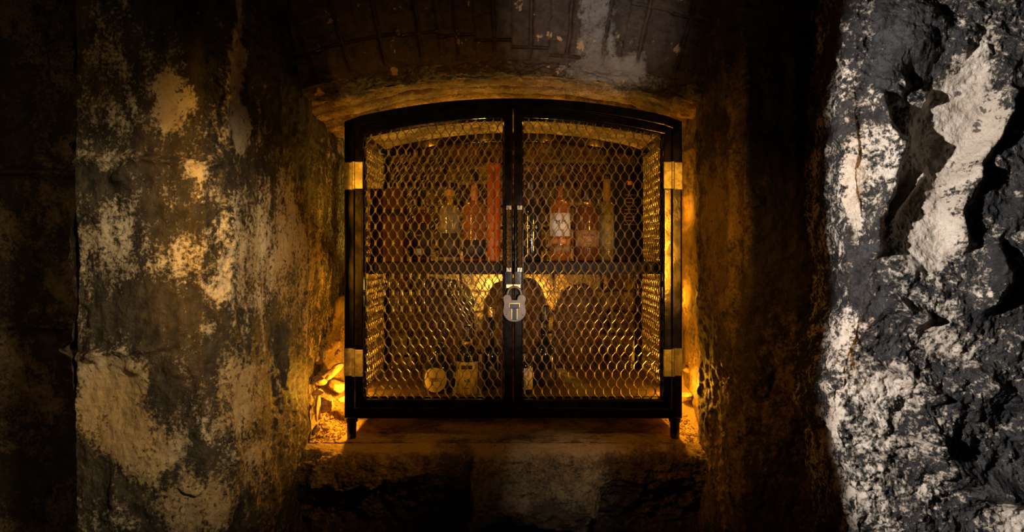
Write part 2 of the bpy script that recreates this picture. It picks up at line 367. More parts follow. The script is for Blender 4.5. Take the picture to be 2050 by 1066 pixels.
extrude_wall(B_plan, B_steps, 640, 1, disp_block, 'wall_near_right', M_block, tan_block, xf=b_shift, flip=True)

# ---- arch profile
ARC_C = .948; ARC_S = .869; ARC_H = .53
def arch_z(x, c=ARC_C, s=ARC_S, h=ARC_H):
    sag = c-s; R = (h*h+sag*sag)/(2*sag)
    return c-R+np.sqrt(np.maximum(R*R-(np.clip(x+.02, -.9, .9))**2, 0))
# lintel: splayed arch of soot-black brick rising towards the passage, ends in a rough lit lip
nx, nv = 460, 300
x = np.linspace(-.68, .66, nx)
prof = smooth_pl(dens([(.03, .018), (-.015, .002), (-.045, .004), (-.075, .024), (-.125, .17), (-.16, .34), (-.22, .60)], [24, 22, 24, 150, 40, 30]), 2)
nv = len(prof)
X = np.repeat(x[:, None], nv, 1); Yp = np.repeat(prof[None, :, 0], nx, 0); Zr = np.repeat(prof[None, :, 1], nx, 0)
Zt = arch_z(X)*.92+.08*.94+Zr
Zt = arch_z(X)+Zr
Pm = np.stack([X, Yp, Zt], -1); n = normals(Pm)
if n[nx//2, 120, 1] > 0: n = -n; LF = True
else: LF = False
up = sst(.02, .06, Zr)
xa = X/(1+.55*Zr)                       # joints fan out
jx = np.abs(((xa+.011*fbm(X*0+np.floor(xa/.088), Yp*0, Zt*0, .9, 1, off=7)+.004*fbm(X, Yp, Zt, 12, 2, off=8)) % .088)-.044)
jd = np.exp(-(jx/.0042)**2)
rowi = np.floor(xa/.088+.0)
jy = np.abs(((Zr*1.3-Yp*.5+.07*np.sin(rowi*12.9)) % .235)-.115)
jd = np.maximum(jd, .9*np.exp(-(jy/.004)**2))
lip = 1-sst(.01, .05, Zr)
d = .007*fbm(X, Yp, Zt, 9, 4, off=101)+.004*fbm(X, Yp, Zt, 40, 4, off=102)-.011*jd*up+.006*np.sin(rowi*7.7)*up
d += lip*(.016*fbm(X*.35, Yp, Zt, 22, 4, off=105)+.016*fbm(X, Yp, Zt, 20, 5, .6, off=106))
d += -lip*.016*np.exp(-((Yp+.02+.01*fbm(X, Yp*0, Zt*0, 7, 3, off=2))/.006)**2)
px, py = proj(X, Yp, Zt)
Pm = Pm+n*d[..., None]
wx = px+18*fbm(X, Yp, Zt, 20, 3, off=109)
tan = .12+blobs(wx, py, [(1195, 60, 45, 130, 0, .55), (1215, 140, 70, 30, 0, .35), (1270, 110, 25, 50, 0, .3)])+lip*.25-.2*jd*up  # grey plaster, with the white pool of light painted in
grid_obj('wall_upper', Pm, M_lintel, {'tan': tan}, flip=not LF)

# niche vault
nx, ny = 300, 150
x = np.linspace(-.62, .60, nx); y = np.linspace(-.005, .85, ny)
X, Yv = np.meshgrid(x, y, indexing='ij')
Zv = arch_z(X)+.012+.0*X
Pm = np.stack([X, Yv, Zv], -1)
d = .018*fbm(X*.45, Yv, Zv, 13, 5, off=111)+.007*fbm(X*.6, Yv, Zv, 50, 4, off=113)
lay = np.abs(((Yv+.015*fbm(X, Yv, Zv, 5, 3, off=3)) % .075)-.037); d += .016*np.exp(-(lay/.009)**2)
Pm[..., 2] += d
grid_obj('ceiling', Pm, M_niche, {'tan': .45+.5*fbm(X*.5, Yv, Zv, 12, 3, off=115)}, flip=True)
# niche cheek walls and back wall
nx, nz = 360, 300
x = np.linspace(-.66, .64, nx); z = np.linspace(-.1, 1.02, nz)
X, Zb = np.meshgrid(x, z, indexing='ij'); Yb = X*0+.76
row = np.floor((Zb+.01*fbm(X, Yb, Zb, 4, 2))/.085); bx = X+.06*(row % 2)+.02*np.sin(row*5)
jz = np.abs(((Zb+.01*fbm(X, Yb, Zb, 4, 2)) % .085)-.0425); jz = .0425-jz
jb = np.abs((bx % .19)-.095); jb = .095-jb
jj = np.maximum(np.exp(-(jz/.005)**2), np.exp(-(jb/.005)**2))
d = .02*fbm(X, Yb, Zb, 7, 4, off=121)+.007*fbm(X, Yb, Zb, 30, 4, off=122)-.014*jj+.012*np.sin(row*9.1+np.floor(bx/.19)*4.7)
Pm = np.stack([X, Yb-d, Zb], -1)
grid_obj('wall_back', Pm, M_back, {'tan': .45+.4*fbm(X, Yb, Zb, 8, 3, off=125)-.3*jj})

# ---- ledge: niche floor with rubble heaps, and the rock face below it
nx = 520
x = np.linspace(-.66, .62, nx); prof = dens([(.86, 0), (.10, 0), (-.03, .0)], [110, 90]); ny = len(prof)
X, Yl = np.meshgrid(x, prof[:, 0], indexing='ij'); Zl = X*0
heapL = sst(-.462, -.53, X)*sst(.02, .42, Yl)*.36
heapR = sst(.462, .50, X)*sst(.04, .40, Yl)*.24
Zl = .005*fbm(X, Yl, Zl, 9, 4, off=131)+.0015*fbm(X, Yl, Zl, 60, 4, off=132)
gr = sst(.40, .5, np.abs(X)); Zl += gr*.006*fbm(X, Yl, Zl*0, 70, 3, off=133)
Zl += (heapL+heapR)*(1+.25*fbm(X, Yl, Zl*0, 12, 4, off=134))
footflat = np.exp(-(((np.abs(X)-.43)/.03)**2+((Yl-.01)/.03)**2))
Zl = Zl*(1-.9*footflat)
front_z = .004*0
px, py = proj(X, Yl, Zl)
grid_obj('floor', np.stack([X, Yl, Zl], -1), M_ledge, {'tan': .55+.35*fbm(X, Yl, Zl, 10, 3, off=135)+.2*gr}, flip=True)
# front face of the ledge
prof = smooth_pl(dens([(.0, .0), (-.035, -.001), (-.055, -.008), (-.078, -.030), (-.084, -.07), (-.062, -.12), (-.04, -.20), (-.04, -.60)], [16, 16, 30, 70, 90, 40]), 3)
nx, nv = 620, len(prof)
x = np.linspace(-.66, .62, nx)
X = np.repeat(x[:, None], nv, 1); Yf = np.repeat(prof[None, :, 0], nx, 0); Zf = np.repeat(prof[None, :, 1], nx, 0)
px, py = proj(X, Yf, Zf)
wx = px+46*fbm(X, Yf, Zf, 9, 5, .6, off=141); wy = py+30*fbm(X, Yf, Zf, 9, 5, .6, off=142)
Pm = np.stack([X, Yf, Zf], -1); n = normals(Pm)
if n[nx//2, nv//2, 1] > 0: n = -n
dn = sst(-.004, -.03, Zf)
stone = sst(938, 950, wx)*sst(1225, 1180, wx+(wy-900)*.15)*sst(1045, 1030, wy+18*np.sin((wx-940)/60))
stoneL = sst(620, 640, wx)*sst(890, 850, wx)*sst(975, 955, wy-12*np.sin((wx-600)/80))
stoneR = sst(1240, 1270, wx)*sst(985-0, 930, wy)
d = dn*(.010*fbm(X*.6, Yf, Zf*1.5, 10, 5, off=143)+.010*fbm(X, Yf, Zf, 28, 5, off=144)+stone*(.012+.062*sst(-.06, -.12, Zf))+.016*stoneL+.012*stoneR-.012)
d += dn*.006*fbm(X*.7, Yf, Zf*1.6, 20, 4, off=146, ridge=True)
d += .005*fbm(X, Yf, Zf, 45, 5, .65, off=145)*(.3+dn)+dn*.012*fbm(X, Yf, Zf, 14, 4, off=148, ridge=True)
d += dn*(-.016*np.exp(-(line_d(wx, wy, [(942, 920), (945, 960), (945, 1030)])/7)**2)-.008*np.exp(-(line_d(wx, wy, [(1000, 935), (1100, 915)])/8)**2)
         - .006*np.exp(-(line_d(wx, wy, [(1000, 968), (1100, 985), (1190, 975)])/6)**2))
Pm = Pm+n*d[..., None]
tan = .38+stone*.22-.5*blobs(wx, wy, [(1090, 1010, 70, 28, 0, 1)])+.2*(1-dn)+.15*stoneL  # paler top edge has the orange glow of the lip painted in
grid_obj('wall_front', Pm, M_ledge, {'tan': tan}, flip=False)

# ------------------------------------------------------------------ small builders
def tag(o, label, cat, group=None):
    o['label'] = label; o['category'] = cat
    if group: o['group'] = group
    return o
def empty(name, loc, label, cat, group=None, rz=0):
    o = bpy.data.objects.new(name, None); COL.objects.link(o); o.location = loc; o.rotation_euler = (0, 0, rz)
    o.empty_display_size = .02
    return tag(o, label, cat, group)
def link_mesh(name, verts, faces, mat, parent=None, smooth=False, label=None):
    me = bpy.data.meshes.new(name); me.from_pydata([tuple(v) for v in verts], [], faces)
    bm = bmesh.new(); bm.from_mesh(me); bmesh.ops.recalc_face_normals(bm, faces=bm.faces); bm.to_mesh(me); bm.free()
    if smooth:
        for p in me.polygons: p.use_smooth = True
    me.materials.append(mat)
    o = bpy.data.objects.new(name, me); COL.objects.link(o)
    if parent: o.parent = parent
    if label: o['label'] = label
    return o
class MB:
    def __init__(s): s.v, s.f = [], []
    def add(s, v, f): b = len(s.v); s.v += [tuple(p) for p in v]; s.f += [tuple(b+i for i in q) for q in f]; return s
    def box(s, x0, x1, y0, y1, z0, z1, bev=0.0):
        if bev <= 0:
            v = [(a, b, c) for a in (x0, x1) for b in (y0, y1) for c in (z0, z1)]
            return s.add(v, [(0, 1, 3, 2), (4, 6, 7, 5), (0, 4, 5, 1), (2, 3, 7, 6), (0, 2, 6, 4), (1, 5, 7, 3)])
        bm = bmesh.new(); bmesh.ops.create_cube(bm, size=1)
        for q in bm.verts: q.co = Vector(((x0+x1)/2+q.co.x*(x1-x0), (y0+y1)/2+q.co.y*(y1-y0), (z0+z1)/2+q.co.z*(z1-z0)))
        bmesh.ops.bevel(bm, geom=bm.edges[:], offset=bev, segments=3, affect='EDGES', profile=.5)
        bm.verts.index_update()
        s.add([q.co for q in bm.verts], [[q.index for q in f.verts] for f in bm.faces]); bm.free(); return s
    def sweep(s, path, sect, closed=False, side=(0, -1, 0)):
        """square-ish tube along a planar path; sect = list of (in-plane, along side) offsets"""
        n = len(path); path = [Vector(p) for p in path]; sd = Vector(side); k = len(sect); V = []
        for i, p in enumerate(path):
            if closed: a, b = path[i-1], path[(i+1) % n]
            else: a, b = path[max(i-1, 0)], path[min(i+1, n-1)]
            d1 = (p-a).normalized() if (p-a).length > 1e-9 else (b-p).normalized()
            d2 = (b-p).normalized() if (b-p).length > 1e-9 else d1
            t = (d1+d2).normalized(); nrm = t.cross(sd).normalized()
            sc = 1/max(math.sqrt(max((1+d1.dot(d2))/2, .05)), .3)
            for (u, w) in sect: V.append(p+nrm*u*sc+sd*w)
        Fc = []
        for i in range(n if closed else n-1):
            for j in range(k):
                Fc.append((i*k+j, i*k+(j+1) % k, ((i+1) % n)*k+(j+1) % k, ((i+1) % n)*k+j))
        if not closed: Fc += [tuple(range(k)), tuple((n-1)*k+j for j in reversed(range(k)))]
        return s.add(V, Fc)
    def build(s, name, mat, parent=None, smooth=False, label=None): return link_mesh(name, s.v, s.f, mat, parent, smooth, label)
def rsect(w, d, b=.0045):                # rounded rectangle section, w in-plane, d deep
    a, c = w/2, d/2
    pts = []
    for sx, sy, ang in ((1, 1, 0), (-1, 1, 90), (-1, -1, 180), (1, -1, 270)):
        for k in range(6):
            t = math.radians(ang+k*18); pts.append((sx*(a-b)+b*math.cos(t), sy*(c-b)+b*math.sin(t)))
    return pts
def lathe(prof, seg=32):
    V, Fc = [], []
    for r, z in prof:
        for k in range(seg):
            t = 2*math.pi*k/seg; V.append((r*math.cos(t), r*math.sin(t), z))
    for i in range(len(prof)-1):
        for k in range(seg): Fc.append((i*seg+k, i*seg+(k+1) % seg, (i+1)*seg+(k+1) % seg, (i+1)*seg+k))
    Fc += [tuple(range(seg)), tuple((len(prof)-1)*seg+k for k in range(seg))]
    return V, Fc
def text_obj(s, size, loc, mat, parent, curve_r=None, name='lettering'):
    """lettering facing -Y; wrapped on a cylinder of radius curve_r about the parent axis when given"""
    cu = bpy.data.curves.new('t', 'FONT'); cu.body = s; cu.size = size; cu.align_x = 'CENTER'; cu.align_y = 'CENTER'; cu.extrude = .0004
    to = bpy.data.objects.new('t', cu); COL.objects.link(to)
    bpy.context.view_layer.update()
    me = bpy.data.meshes.new_from_object(to.evaluated_get(bpy.context.evaluated_depsgraph_get()))
    COL.objects.unlink(to); bpy.data.objects.remove(to)
    for v in me.vertices:
        x, y, z = v.co
        if curve_r:
            a = x/curve_r; rr = curve_r+z+.0006
            v.co = (rr*math.sin(a)+loc[0], -rr*math.cos(a)+loc[1], y+loc[2])
        else: v.co = (x+loc[0], -z+loc[1], y+loc[2])
    me.materials.clear(); me.materials.append(mat)
    o = bpy.data.objects.new(name, me); COL.objects.link(o); o.parent = parent
    return o

# ------------------------------------------------------------------ the cage
DEP = .45
XL, XR = -.4408, .4474                  # outer faces
ZB, ZK = .055, .842                     # underside of bottom rail, top of corner posts
XM = (XL+XR)/2; HW = (XR-XL)/2; SAG = .057
RC = (HW*HW+SAG*SAG)/(2*SAG)
def ctop(x): return ZK+SAG-RC+math.sqrt(max(RC*RC-(x-XM)**2, 0))
cage = empty('display_cage', (XM, DEP/2, 0), 'black steel cage cabinet with arched top and two mesh doors, standing in the stone niche', 'cabinet')
def loc(o):                             # parts modelled in world coordinates
    o.matrix_parent_inverse = cage.matrix_world.inverted(); return o
bpy.context.view_layer.update()
cage_inv = Matrix.Translation(cage.location).inverted()
def under(o, parent=None):
    """parent o (world coords mesh) to the cage (or a part already under it)"""
    if parent is None:
        o.parent = cage; o.data.transform(cage_inv)
    else:
        o.parent = parent; o.data.transform(cage_inv)
    return o
T = .029                                # tube width
def arch_path(z_off, x0, x1, n=28, Y=0):
    return [(x0+(x1-x0)*i/n, Y, ctop(x0+(x1-x0)*i/n)+z_off) for i in range(n+1)]
m = MB(); h = T/2
for Y in (h-.005, DEP-h):
    p = [(XL+h, Y, ZB+h), (XL+h, Y, ctop(XL+h)-h-.004)]+arch_path(-h, XL+h, XR-h, 28, Y)[1:-1]+[(XR-h, Y, ctop(XR-h)-h-.004), (XR-h, Y, ZB+h)]
    m.sweep(p, rsect(T, T), closed=True)
for xx in (XL+h, XR-h):                 # depth rails
    for zz in (ZB+h, ZK-h-.012, .449):
        w = T if zz != .449 else .02
        m.box(xx-w/2, xx+w/2, T, DEP-T+.002, zz-w/2, zz+w/2, .002)
frame = under(m.build('frame', M_frame))
# welds / rail under the front rail
# feet
for xx in (XL+h+.001, XR-h-.001):
    for yy in (h-.004, DEP-h):
        f = MB(); v, fc = lathe([(.0105, 0), (.012, .002), (.0125, .042), (.0155, .044), (.0155, .0565)], 24)
        f.add([(a+xx, b+yy, c) for a, b, c in v], fc); under(f.build('foot', M_frame, smooth=False))
# shelf and floor plate
m = MB(); m.box(XL+T, XR-T, .030, DEP-.03, .458, .466); m.box(XL+T, XR-T, .024, .030, .434, .466, .0015); m.box(XL+T, XR-T, DEP-.032, DEP-.026, .434, .466)
under(m.build('shelf', M_shelf, label='matt black shelf'))
m = MB(); m.box(XL+.01, XR-.01, .012, DEP-.012, .093, .100, .001)
under(m.build('floor_plate', M_plate, label='dull brown floor plate'))

CW, CH = .0233, .0434                   # one diamond
def expanded(x0, x1, z0, ztopf, place, strand=.0026, thick=.0022, ph=0.0):
    """expanded metal: waving strands that touch at the knots. place(u, w, v): in-plane u, v and depth w"""
    m = MB(); ns = int(round((x1-x0)/(CW/2))); pitch = (x1-x0)/ns; nseg = 10
    for i in range(ns+1):
        xc = x0+i*pitch; zt = ztopf(min(max(xc, x0), x1))
        nn = max(int((zt-z0)/CH*nseg), 4); V = []
        sgn = 1 if i % 2 else -1
        for k in range(nn+1):
            z = z0+k*CH/nseg
            if z > zt: z = zt
            s = math.sin(2*math.pi*(z-z0+ph)/CH); f = math.tanh(1.6*s)/math.tanh(1.6)
            amp = pitch/2-strand*.35
            xx = xc+sgn*amp*f
            dn = math.cos(2*math.pi*(z-z0+ph)/CH)*sgn       # lean of the strand
            w0 = .0016*sgn*dn
            xx = min(max(xx, x0), x1); a = strand/2; b = thick/2; tl = .0011
            for (du, dw) in ((-a, -b-tl), (a, -b+tl), (a, b+tl), (-a, b-tl)):
                V.append(place(xx+du, dw+w0, z))
        n = nn+1
        Fc = [(j*4+q, j*4+(q+1) % 4, (j+1)*4+(q+1) % 4, (j+1)*4+q) for j in range(n-1) for q in range(4)]
        Fc += [(0, 1, 2, 3), ((n-1)*4+3, (n-1)*4+2, (n-1)*4+1, (n-1)*4)]
        m.add(V, Fc)
    return m
under(expanded(XL+T, XR-T, ZB+T, lambda x: ctop(x)-T, lambda u, w, v: (u, DEP-.012+w, v)).build('back_mesh', M_backmesh))
under(expanded(T+.004, DEP-T, ZB+T, lambda x: ZK-T-.01, lambda u, w, v: (XL+.008+w, u, v)).build('side_mesh', M_mesh))
under(expanded(T+.004, DEP-T, ZB+T, lambda x: ZK-T-.01, lambda u, w, v: (XR-.008-w, u, v)).build('side_mesh', M_mesh))

# doors
DW = .0235; YD = -.0075                 # door tube, door plane
XG = (1027.3-1025)/760
for side in (-1, 1):
    if side < 0: a, b = XL+T+.0015, XG-.0012
    else: a, b = XG+.0012, XR-T-.0015
    hd = DW/2; zb = ZB+T+.0015
    n = 16
    p = [(a+hd, YD, zb+hd), (a+hd, YD, ctop(a+hd)-T-.003-hd)]
    p += [(a+hd+(b-a-DW)*i/n, YD, ctop(a+hd+(b-a-DW)*i/n)-T-.003-hd) for i in range(1, n)]
    p += [(b-hd, YD, ctop(b-hd)-T-.003-hd), (b-hd, YD, zb+hd)]
    m = MB(); m.sweep(p, rsect(DW, DW, .004), closed=True)
    # thin inner lip that grips the mesh
    door = under(m.build('door', M_frame))
    x0, x1 = a+DW-.001, b-DW+.001
    ms = expanded(x0, x1, zb+DW-.002, lambda x: ctop(x)-T-.003-DW+.002, lambda u, w, v: (u, YD+.006+w, v), ph=.3*CH)
    under(ms.build('mesh_panel', M_mesh), door)
    lp = MB(); q = [(x0+.001, YD+.011, zb+DW), (x0+.001, YD+.011, ctop(x0)-T-.003-DW-.001)]+[(x0+(x1-x0)*i/n, YD+.011, ctop(x0+(x1-x0)*i/n)-T-.003-DW-.001) for i in range(1, n)]+[(x1-.001, YD+.011, ctop(x1)-T-.003-DW-.001), (x1-.001, YD+.011, zb+DW)]
    lp.sweep(q, rsect(.006, .006, .001), closed=True); under(lp.build('mesh_retainer', M_frame), door)
    # twisted pull handle on the meeting stile
    hx = (1018.5 if side < 0 else 1040)-1025; hx = hx/760*.985
    hz0, hz1 = ZC+(510-545)/775, ZC+(510-412)/775
    t = MB(); V = []; nn = 100; yh = YD-hd-.016
    for i in range(nn+1):
        u = i/nn; z = hz0+(hz1-hz0)*u; ang = .35+2*math.pi*2.6*u*side
        for k in range(4):
            tt = ang+math.pi/4+k*math.pi/2; V.append((hx+.0062*math.cos(tt), yh+.0062*math.sin(tt), z))
    Fc = [(i*4+k, i*4+(k+1) % 4, (i+1)*4+(k+1) % 4, (i+1)*4+k) for i in range(nn) for k in range(4)]+[(0, 1, 2, 3), tuple(nn*4+k for k in (3, 2, 1, 0))]
    t.add(V, Fc)
    for zz in (hz0+.006, hz1-.006): t.box(hx-.0065, hx+.0065, yh-.005, YD-hd+.001, zz-.006, zz+.006, .001)
    under(t.build('pull_handle', M_handle, label='twisted steel handle, gold reflections put into its lighter tone'), door)
    # hasp tab carrying the padlock
    hs = MB(); zz = ZC+(510-573)/775
    ha, hb = (XG-.018, XG-.001) if side < 0 else (XG+.001, XG+.019)
    hs.box(ha, hb, YD-hd-.014, YD-hd+.001, zz-.0055, zz+.0045, .001)
    under(hs.build('hasp', M_hinge, label='pale steel hasp tab'), door)
    # hinges: two leaves and a knuckle each
    for zc_, hh in ((ZC+(510-353)/762, .036), (ZC+(510-725)/762, .036)):
        hg = MB()
        xo = XL+.001 if side < 0 else XR-.001
        xe = XL+T if side < 0 else XR-T
        s = side
        xi = xe-s*.0245
        lo, hi = sorted((xo, xe-s*(-.002))); hg.box(lo, hi, -.0095, -.0045, zc_-hh, zc_+hh, .0012)
        lo, hi = sorted((xi, xe-s*.004)); hg.box(lo, hi, YD-hd-.004, YD-hd+.0005, zc_-hh+.001, zc_+hh-.001, .0012)
        v, fc = lathe([(.0045, 0), (.0055, .001), (.0055, 2*hh/3-.001), (.0048, 2*hh/3)], 18)
        for q in range(3): hg.add([(c0+xe, c1-.0165, c2+zc_-hh+q*2*hh/3) for c0, c1, c2 in v], fc)
        hg.box(xe-.003, xe+.003, -.017, -.006, zc_-hh+.001, zc_+hh-.001)
        under(hg.build('hinge', M_hinge, label='steel hinge, its pale tone standing in for amber lamplight'))

# ------------------------------------------------------------------ padlock
def extrude_poly(pts, y0, y1, bev=.0012):
    bm = bmesh.new(); vs = [bm.verts.new((x, y0, z)) for x, z in pts]; f = bm.faces.new(vs)
    r = bmesh.ops.extrude_face_region(bm, geom=[f])
    for q in r['geom']:
        if isinstance(q, bmesh.types.BMVert): q.co.y = y1
    ed = [e for e in bm.edges if abs(e.verts[0].co.y-e.verts[1].co.y) < 1e-7]
    if bev: bmesh.ops.bevel(bm, geom=ed, offset=bev, segments=2, affect='EDGES')
    bmesh.ops.triangulate(bm, faces=[f for f in bm.faces if len(f.verts) > 4])
    bm.verts.index_update(); m = MB(); m.add([v.co for v in bm.verts], [[v.index for v in f.verts] for f in bm.faces]); bm.free(); return m
half = [(5.5, 601), (6.2, 596.5), (8, 592.8), (11, 590.6), (14.5, 590), (18, 591), (20.8, 593.5), (22.2, 597), (22.2, 601.5), (20.8, 605.5), (20.4, 609), (21.2, 613), (22.3, 618), (22.6, 624), (21, 631), (17.5, 636.5), (12.5, 640.8), (6.5, 643.2), (0, 644)]
PY = -.042; sc = (PY-CY)/F
lockc = P(1030, 590, PY)
lock = empty('padlock', (lockc.x, PY, P(1030, 644, PY).z), 'grey steel padlock with rounded ears and T-shaped keyhole cover hanging between the doors', 'padlock')
o0 = lock.location
def lp2(px, py): return ((px-1030)*sc, ZC+(510-py)*sc-o0.z)
pts = [lp2(1030+a, b) for a, b in half]+[lp2(1030-a, b) for a, b in reversed(half[:-1])]
extrude_poly(pts, -.009, .009, .0014).build('body', M_lock, lock)
m = MB()
x0, z1 = lp2(1020.5, 608); x1, z0 = lp2(1039.5, 617); m.box(x0, x1, -.0125, -.0088, z0, z1, .0008)
x0, z1 = lp2(1025.3, 617.5); x1, z0 = lp2(1034.5, 640); m.box(x0, x1, -.0120, -.0088, z0, z1, .0008)
cov = m.build('keyhole_cover', M_black, lock, label='black T-shaped keyhole cover')
m = MB()
for (xa, xb, ya, yb) in ((1019.5, 1020.6, 608, 615), (1039.4, 1040.5, 608, 615), (1024, 1025.3, 618, 639), (1034.6, 1035.8, 618, 639), (1020, 1040, 607, 608)):
    x0, z1 = lp2(xa, ya); x1, z0 = lp2(xb, yb); m.box(x0, x1, -.0112, -.0088, z0, z1)
m.build('trim', M_brass, lock, label='brass edging of the keyhole cover')
pth = [Vector((lp2(1030+14*math.cos(t), 592-17*math.sin(t))[0], 0, lp2(1030, 592-17*math.sin(t))[1])) for t in [math.pi*k/20 for k in range(21)]]
m = MB(); m.sweep(pth, rsect(.0062, .0062, .003)); m.build('shackle', M_lock, lock, smooth=True)
for (xx, yy) in ((1014, 629), (1047, 631)):
    m = MB(); x0, z1 = lp2(xx-.8, yy-.8); x1, z0 = lp2(xx+.8, yy+.8); m.box(x0, x1, -.0099, -.0088, z0, z1)
    m.build('rivet', M_frame, lock)

# ------------------------------------------------------------------ bottles and boxes
def bottle(kind, px, Y, base, top_py, body_w, shoulder_py, neck_w, glass, cap, cap_py, label_txt, group, labels=(), texts=(), foil=None, dome=1.0, squash=1.0, catg='bottle'):
    s = (Y-CY)/F
    o = empty(kind, ((px-1025)*s, Y, base), label_txt, catg, group)
    H = ZC+(510-top_py)*s-base; sh = ZC+(510-shoulder_py)*s-base; cz = ZC+(510-cap_py)*s-base
    r, rn = body_w*s/2, neck_w*s/2
    prof = [(r*.80, .0), (r*.97, .003), (r, .009), (r, sh*.98)]
    nh = (cz-sh)
    for k in range(1, 9):
        t = k/8; prof.append((rn+(r-rn)*math.cos(t*math.pi/2)**(dome), sh+min(nh*.72, r*1.15)*math.sin(t*math.pi/2)))
    prof += [(rn, cz-.004), (rn*1.18, cz-.003), (rn*1.18, cz)]
    v, f = lathe(prof, 40); v = [(a, b*squash, c) for a, b, c in v]
    link_mesh('glass_body', v, f, glass, o, True)
    capw = rn*1.25
    v, f = lathe([(capw, cz-.002), (capw*1.02, cz), (capw*1.02, H-.003), (capw*.9, H)], 28)
    link_mesh('cap' if cap is not M_cork else 'cork', v, f, cap, o, True)
    if foil:
        z0, z1, mt = foil; z0 = ZC+(510-z0)*s-base; z1 = ZC+(510-z1)*s-base
        v, f = lathe([(rn*1.1, z1), (rn*1.14, z0)], 28); link_mesh('neck_band', v, f, mt, o, True)
    for (ya, yb, mt, half_ang) in labels:
        z1 = ZC+(510-ya)*s-base; z0 = ZC+(510-yb)*s-base; m = MB(); V = []; n = 24; rr = r+.0007
        for k in range(n+1):
            a = -half_ang+2*half_ang*k/n
            for (q, z) in ((rr, z0), (rr, z1), (rr-.0006, z1), (rr-.0006, z0)): V.append((q*math.sin(a), -q*math.cos(a)*squash, z))
        Fc = [(k*4+j, k*4+(j+1) % 4, (k+1)*4+(j+1) % 4, (k+1)*4+j) for k in range(n) for j in range(4)]+[(0, 1, 2, 3), (n*4+3, n*4+2, n*4+1, n*4)]
        m.add(V, Fc); m.build('label', mt, o, True)
    for (tx, size, yy, mt) in texts:
        text_obj(tx, size, (0, 0, ZC+(510-yy)*s-base), mt, o, r+.0012)
    return o
SH = .4665; GS = 'bottles on the upper shelf'; GF = 'bottles on the cage floor'
def carton(kind, xa, xb, ytop, Y, base, depth, mat, label, cat, group, extra=None):
    s = (Y-CY)/F; w = (xb-xa)*s; H = ZC+(510-ytop)*s-base
    o = empty(kind, (((xa+xb)/2-1025)*s, Y, base), label, cat, group)
    m = MB(); m.box(-w/2, w/2, 0, depth, 0, H, .002); m.build('carton' if kind != 'leather_book' else 'cover', mat, o)
    return o, w, H
# upper shelf, left to right
o, w, H = carton('presentation_box', 741, 808, 378, .055, SH, .05, M_leather, 'brown flat presentation box at the left end of the upper shelf', 'box', 'boxes on the upper shelf')
m = MB(); m.box(-w/2-.0006, w/2+.0006, -.0012, .0505, H*.63, H*.72); m.build('band', M_blackcard, o)
for k in (-1, 1): MB().box(k*.02-.0012, k*.02+.0012, -.0011, 0, H*.25, H*.262).build('stud', M_gold, o)
bottle('spirit_bottle', 842, .20, SH, 382, 42, 444, 16, G_brown, M_black, 412, 'dark bottle with wide black cap and small grey label square, beside the brown box', GS,
       labels=((447, 516, L_dark, 1.3), (498, 511, L_white, .25)), texts=(('avin', .0085, 472, INKW),), foil=(412, 424, L_brown))
bottle('decanter', 900, .22, SH, 380, 44, 436, 14, G_clear, M_cork, 392, 'clear shouldered decanter with corked neck, second bottle on the shelf', GS,
       labels=((468, 515, L_dark, 1.1),), foil=(393, 425, M_gold), dome=.6)
bottle('amber_bottle', 950, .20, SH, 340, 46, 428, 12, G_amber, M_black, 362, 'tall slim-necked amber bottle with dark label standing beside the orange tube', GS,
       labels=((481, 519, L_dark, 1.2),), texts=(('+', .016, 494, INKW),), foil=(372, 420, L_orange))
# orange tube
s = (.16-CY)/F
o = empty('bottle_tube', ((988-1025)*s, .17, SH), 'tall orange-red cardboard bottle tube left of the door gap', 'tube', None)
Ht = ZC+(510-327)*s-SH; r = 27*s/2
v, f = lathe([(r*.98, 0), (r, .002), (r, Ht*.93)], 36); link_mesh('tube_body', v, f, M_card, o, True)
v, f = lathe([(r*1.03, Ht*.93), (r*1.03, Ht-.002), (r*.98, Ht)], 36); link_mesh('lid', v, f, M_card, o, True)
bottle('spirit_bottle', 1063, .16, SH, 345, 42, 430, 15, G_dark, M_black, 380, 'black glass bottle with white figures 12 and 16, just right of the door gap', GS,
       texts=(('12  16', .014, 456, INKW), ('===', .010, 472, INKW), ('==', .009, 482, INKW)), foil=(382, 400, L_dark))
bottle('white_label_bottle', 1121, .18, SH, 352, 43, 424, 13, G_amber, M_black, 372, 'amber bottle with large white label and orange bands, second right of the door gap', GS,
       labels=((428, 474, L_white, 1.2), (479, 489, L_orange, 1.2), (493, 504, L_brown, 1.2)), texts=(('M M', .016, 446, INK), ('====', .008, 462, INK)))
bottle('squat_bottle', 1174, .18, SH, 370, 52, 436, 17, G_brown, M_black, 402, 'squat round-shouldered amber bottle with black stopper and brown label', GS,
       labels=((462, 495, L_brown, 1.15),), texts=(('OLD No', .010, 472, INK), ('====', .008, 486, INK)), foil=(403, 412, M_gold), dome=.8)
bottle('olive_bottle', 1215, .21, SH, 349, 36, 424, 13, G_olive, M_black, 358, 'olive glass bottle with long neck, left of the tall black carton', GS,
       labels=((432, 500, L_olive, 1.15),), texts=(('XX', .012, 446, INK), ('===', .009, 470, INK), ('====', .009, 488, INKW)), foil=(360, 404, L_brown))
o, w, H = carton('bottle_carton', 1234, 1288, 330, .17, SH, .08, M_blackcard, 'tall black carton with faint printed lines at the right end of the upper shelf', 'box', 'boxes on the upper shelf')
m = MB()
for k in range(9): m.box(-w*.22+.002*(k % 3), w*.24-.003*(k % 2), -.0006, .0004, H*(.38+.038*k), H*(.38+.038*k)+.0018)
m.build('printed_lines', L_brown, o)
m = MB(); m.box(-.007, .007, -.0006, .0004, H*.79, H*.83); m.build('seal', L_orange, o)
